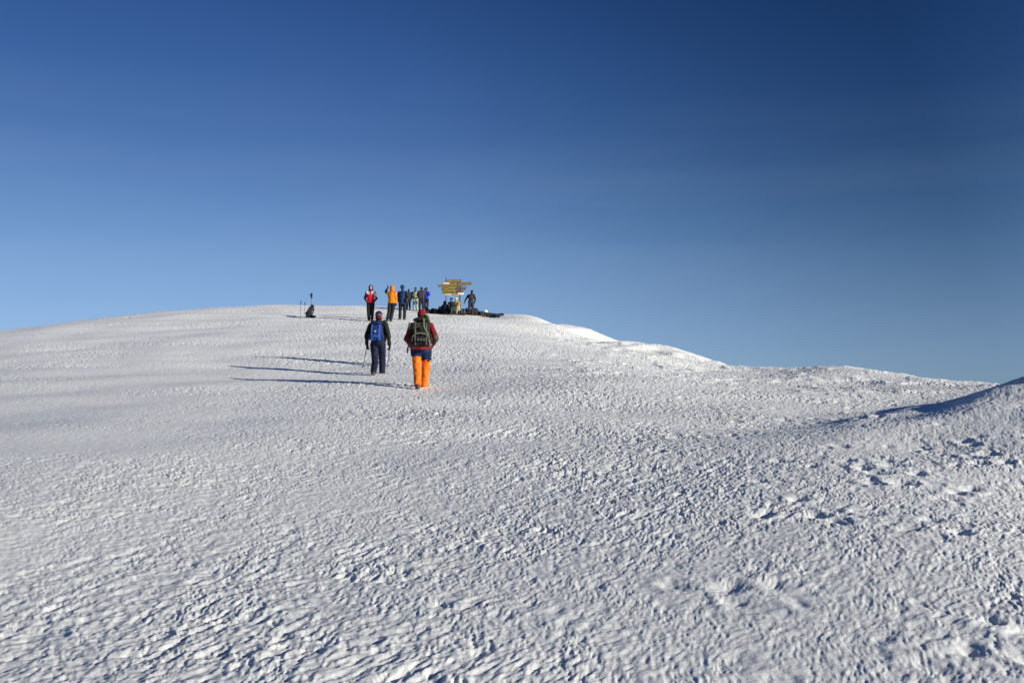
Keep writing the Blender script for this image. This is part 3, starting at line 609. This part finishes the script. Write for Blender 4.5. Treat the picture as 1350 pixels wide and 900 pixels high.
def free_pack(label,x,y,rot,size,col,key,name='backpack',**kw):
    z=ground(x,y); r=empty(name,(x,y,z+size[2]*.42)); r.rotation_euler=rot; tag(r,label,'backpack' if name=='backpack' else name.replace('_',' '))
    a=dict(top=None,lid=True,straps=True,pockets=0,side=True,roll=None,accent=None,bar=None); a.update(kw)
    pack_parts(r,size,col,a['top'],a['lid'],a['straps'],key,a['pockets'],a['side'],a['roll'],a['accent'],a['bar']); return r
def sack(label,px,py,d,size,col,name='stuff_sack',cat='sack',lift=.4,rot=0):
    x,y=pos(px,py,d); r=empty(name,(x,y,ground(x,y)+size[2]*lift),rot); tag(r,label,cat)
    bm=bmesh.new(); hull(bm,ell((-size[0]*.22,0,0),(size[0]*.3,size[1]*.5,size[2]*.5)),ell((size[0]*.22,0,0),(size[0]*.3,size[1]*.48,size[2]*.46)))
    finish(bm,'sack_body',mat('sack_'+name+str(col[0]),col,.7,.2,10),r,voxel=.018,smooth=2,wrinkle=.035,wsc=.08)
    bm=bmesh.new(); hull(bm,ell((size[0]*.45,0,size[2]*.1),(.03,.04,.04)),ell((size[0]*.53,0,size[2]*.14),(.02,.05,.05))); finish(bm,'closure',mat('sack_c',(.04,.04,.04)),r,voxel=.012,smooth=1)
    return r
def build_gear():
    # pack and poles standing apart on the left
    x,y=pos(408.5,417,49)
    r=free_pack('dark backpack standing alone in the snow left of the group, leaning',x,y,(R_(-6),R_(24),R_(10)),(.24,.20,.60),(.022,.022,.028),'alone',bar=(.05,.05,.06))
    r.location.z+=.06
    sack('black rolled bag lying on the snow beside the lone backpack',411.5,415.5,48.8,(.36,.16,.14),(.03,.028,.032),name='rolled_bag',cat='bag',lift=.45,rot=R_(-10))
    sack('small black pouch lying at the foot of the lone backpack',404.5,418.2,48.4,(.17,.12,.11),(.012,.012,.014),name='small_pouch',cat='pouch',lift=.4)
    def up(label,px,py,d,top):
        X,Y=pos(px,py,d); Z=ground(X,Y); return pole(label,(X+.02,Y,Z+top),(X-.01,Y,Z-.08),col=(.10,.11,.13),r=.009)
    up('tallest trekking pole standing upright in the snow behind the lone backpack',410,415,49.4,1.17)
    up('leftmost trekking pole stuck in the snow left of the lone backpack',396,414.5,49.4,.80)
    up('trekking pole stuck in the snow nearest the left side of the lone backpack',401.5,415,49.4,.74)
    X,Y=pos(410,415,49.4); Z=ground(X,Y)
    m=empty('mitten',(X+.015,Y-.01,Z+1.02)); tag(m,'dark blue mitten pulled over the top of the tallest pole','mitten')
    bm=bmesh.new(); hull(bm,ell((0,0,0),(.045,.03,.03)),ell((0,0,.12),(.055,.032,.055)),ell((.01,0,.19),(.035,.025,.035))); cap(bm,(-.03,0,.08),.03,(-.085,0,.12),.022); finish(bm,'mitten_shell',mat('mitten',(.012,.03,.07)),m,voxel=.010,smooth=2)
    bm=bmesh.new(); hull(bm,ell((0,0,-.03),(.052,.036,.03)),ell((0,0,.01),(.048,.034,.02))); finish(bm,'cuff',mat('mitten_cuff',(.02,.025,.03)),m,voxel=.010,smooth=1)
    # packs around the sign
    x,y=pos(610.5,413,64.6)
    free_pack('navy backpack standing by the right post of the signpost at the standing climber\'s hand',x,y,(R_(-8),0,R_(10)),(.34,.24,.40),(.015,.022,.07),'navyfree',bar=(.2,.3,.5),pockets=1)
    x,y=pos(577.7,412,64.8)
    free_pack('small black backpack on the rocks left of the hunched climber',x,y,(R_(-6),R_(5),R_(30)),(.24,.20,.30),(.014,.016,.018),'blackfree',side=False)
    x,y=pos(570,411.5,65)
    free_pack('olive-black backpack lying at the left end of the rock heap',x,y,(R_(-40),R_(10),R_(-20)),(.26,.20,.28),(.020,.026,.024),'olivefree',side=False)
    x,y=pos(635.5,414.2,64.6)
    free_pack('dark green backpack standing left of the white sack on the rocks',x,y,(R_(-10),R_(-12),R_(15)),(.28,.2,.30),(.02,.045,.035),'greenfree',side=False)
    sack('round bright white sack resting on the rocks right of the standing climber',640.3,413,64.9,(.25,.25,.26),(.82,.82,.84),name='stuff_sack',lift=.95)
    sack('long dark green duffel bag lying along the rocks below the white sack',646.5,417.2,64.2,(.62,.26,.26),(.018,.05,.036),name='duffel_bag',cat='duffel bag',lift=.4,rot=R_(-4))
    sack('short navy duffel bag at the right end of the rock heap',655.5,418,64,(.46,.26,.28),(.012,.022,.05),name='duffel_bag',cat='duffel bag',lift=.4,rot=R_(8))
    sack('red bag lying on the rocks left of the dark green duffel',638.5,416.6,64.1,(.26,.18,.13),(.22,.03,.025),name='red_bag',cat='bag',lift=.4)
def build_rocks():
    rnd=random.Random(5); m=mat('volcanic_rock',(.035,.026,.022),.9,.45,9,bump=.03); m2=mat('volcanic_rock_red',(.075,.038,.026),.9,.4,9,bump=.03)
    grp='dark volcanic rocks heaped at the foot of the signpost'
    n=0
    def rock(px,py,d,s):
        nonlocal n
        x,y=pos(px,py,d); bm=bmesh.new(); bmesh.ops.create_icosphere(bm,subdivisions=3,radius=1)
        sd=V((rnd.uniform(0,50),rnd.uniform(0,50),rnd.uniform(0,50)))
        from mathutils import noise
        cuts=[(V((rnd.gauss(0,1),rnd.gauss(0,1),rnd.gauss(0,1))).normalized(),rnd.uniform(.55,.85)) for _ in range(9)]
        for v in bm.verts:
            p=v.co.copy()
            for c_,h in cuts:
                e=p.dot(c_)-h
                if e>0: p-=c_*e
            p+=p.normalized()*noise.noise(p*2.5+sd)*.12; v.co=V((p.x*s[0],p.y*s[1],p.z*s[2]))
        me=bpy.data.meshes.new('rock'); bm.to_mesh(me); bm.free()
        o=link('rock',me,m2 if rnd.random()<.3 else m); o.location=(x,y,ground(x,y)+s[2]*.25); o.rotation_euler=(rnd.uniform(-.3,.3),rnd.uniform(-.3,.3),rnd.uniform(0,6))
        tag(o,'dark volcanic rock in the low heap at the foot of the signpost','rock',grp)
    for px in np.arange(564,634,3.4):
        rock(px+rnd.uniform(-1,1),412.5+max(0,(px-590))*.045+rnd.uniform(-.3,.3),64.6+rnd.uniform(-.2,.4),(rnd.uniform(.15,.27),rnd.uniform(.12,.2),rnd.uniform(.12,.22)))
    for px in np.arange(566,630,5):
        rock(px+rnd.uniform(-1,1),410.5+max(0,(px-590))*.04,66.2+rnd.uniform(-.4,.4),(rnd.uniform(.2,.36),rnd.uniform(.15,.25),rnd.uniform(.2,.36)))
    for px in np.arange(630,663,3.2):
        rock(px+rnd.uniform(-.6,.6),415.2+(px-630)*.11,64.7+rnd.uniform(-.2,.3),(rnd.uniform(.16,.28),rnd.uniform(.12,.2),rnd.uniform(.13,.22)*(1 if px<655 else .7)))
def build_sign():
    k=66/1300.; X,Y,_=at(597,413,66); Z=ground(X,Y)
    root=empty('summit_signpost',(X,Y,Z)); tag(root,'wooden summit signpost of yellow lettered boards on two posts above the rock heap','signpost')
    wood=mat('sign_wood_brown',(.16,.085,.035),.8,.3,12); och=mat('sign_ochre',(.36,.27,.07),.7,.22,8); dark=mat('sign_dark_board',(.11,.062,.032),.8,.3,10); tan=mat('sign_tan',(.20,.145,.08),.8,.25,10)
    pale=mat('sign_pale',(.80,.68,.42),.7,.1,10); grey=mat('post_grey',(.14,.11,.13),.6,.2,10); white=mat('sign_white',(.8,.78,.76),.6,.1,10); grn=mat('sign_green',(.07,.10,.09),.7,.2,10); red=mat('sign_red',(.22,.07,.05),.7,.2,10); ink=mat('sign_lettering',(.045,.03,.015),.7); yel=mat('sign_yellow_letters',(.75,.55,.12),.7)
    def post(x,y,top,r,m):
        bm=bmesh.new(); g=ground(X+x,Y+y)-Z
        for i in range(6):
            a=g-.15+(top-g+.15)*i/6; b=g-.15+(top-g+.15)*(i+1)/6; w=lambda q:V((x+.008*math.sin(q*5+x),y,q)); tube(bm,[w(a),w(b)],r*(1-.03*i),10)
        return finish(bm,'post',m,root)
    pa=post(-.46,.06,2.50,.038,grey); pb=post(.48,.06,2.14,.055,wood)
    bm=bmesh.new(); tube(bm,[(-.46,.05,2.53),(-.46,.07,2.53)],.065,16); finish(bm,'round_marker',mat('marker_pale',(.25,.29,.38),.6),root)
    def board(px0,px1,py0,py1,m,yoff=0,tilt=0,arrow=0,text=None,tm=None,name='board'):
        x0,x1=(px0-597)*k,(px1-597)*k; z1,z0=(413-py0)*k,(413-py1)*k; w,h=x1-x0,z1-z0; t=.035
        o=None; bm=bmesh.new(); ar=min(h*.7,.12) if arrow else 0
        pts=[(-w/2+(ar if arrow<0 else 0),-h/2),(w/2-(ar if arrow>0 else 0),-h/2)]
        if arrow>0: pts.append((w/2,0))
        pts+= [(w/2-(ar if arrow>0 else 0),h/2),(-w/2+(ar if arrow<0 else 0),h/2)]
        if arrow<0: pts.append((-w/2,0))
        f=[bm.verts.new((p[0],-t/2,p[1])) for p in pts]; b=[bm.verts.new((p[0],t/2,p[1])) for p in pts]; n=len(pts)
        bm.faces.new(f); bm.faces.new(b[::-1])
        for i in range(n): bm.faces.new((f[i],b[i],b[(i+1)%n],f[(i+1)%n]))
        bmesh.ops.bevel(bm,geom=list(bm.edges),offset=.006,segments=1,affect='EDGES')
        o=finish(bm,name,m,root); o.location=((x0+x1)/2,yoff,(z0+z1)/2); o.rotation_euler=(0,R_(tilt),0)
        if text:
            lines=text.split('\n'); cu=bpy.data.curves.new('t','FONT'); cu.body=text; cu.align_x='CENTER'; cu.align_y='CENTER'; cu.size=h*.82/len(lines); cu.space_line=.85; cu.extrude=.004
            to=bpy.data.objects.new('t',cu); C.objects.link(to); bpy.context.view_layer.update(); dg=bpy.context.evaluated_depsgraph_get()
            me=bpy.data.meshes.new_from_object(to.evaluated_get(dg)); bpy.data.objects.remove(to); bpy.data.curves.remove(cu)
            co=np.empty(len(me.vertices)*3,np.float32); me.vertices.foreach_get('co',co); co=co.reshape(-1,3); tw=float(np.ptp(co[:,0])); s=min(1,(w*.9)/tw)
            me.transform(Matrix.Diagonal((s,1,1,1))); me.materials.clear(); me.name='lettering'
            q=link('lettering',me,tm or ink,o); q.location=(0,-t/2-.003,0); q.rotation_euler=(R_(90),0,0)
        return o
    board(587,608,368,371.4,dark,0,-1.2,0,'CONGRATULATIONS',yel)
    board(584.5,592,371.9,374.0,pale,-.01,0)
    board(592.3,606,371.7,374.0,tan,-.004,-1)
    board(607,617,377.2,379.0,tan,-.06,3,1)
    board(596,605,387.3,389.0,och,-.03,-2)
    board(576,590.5,374.5,377.8,tan,-.045,-3,-1)
    board(583,606,374.1,378.8,och,0,0,0,'YOU ARE NOW AT',ink)
    board(583,591,374.6,386.8,mat('sign_olive',(.23,.165,.035),.75,.25,8),-.03)
    board(603,623,371.4,375.6,tan,-.03,-4,1)
    board(582,606,378.9,382.9,och,-.004,.6,0,'UHURU PEAK, TANZANIA\n5895M. AMSL.',ink)
    board(584,606,383.0,387.0,och,0,-.8,0,"AFRICA'S HIGHEST POINT",ink)
    board(586,605,387.2,388.6,pale,-.004,1.2)
    board(601,615,379.2,381.6,grn,-.035,2,1)
    board(603,612,382.2,385.0,red,-.035,0,1)
    board(603.5,611.5,385.5,388.2,white,-.035,0,0)
    board(603,610,376.6,378.7,tan,-.035,0,1)
build_snow(); build_sky(); build_camera()
build_people(); build_gear(); build_rocks(); build_sign()
bpy.context.view_layer.update()
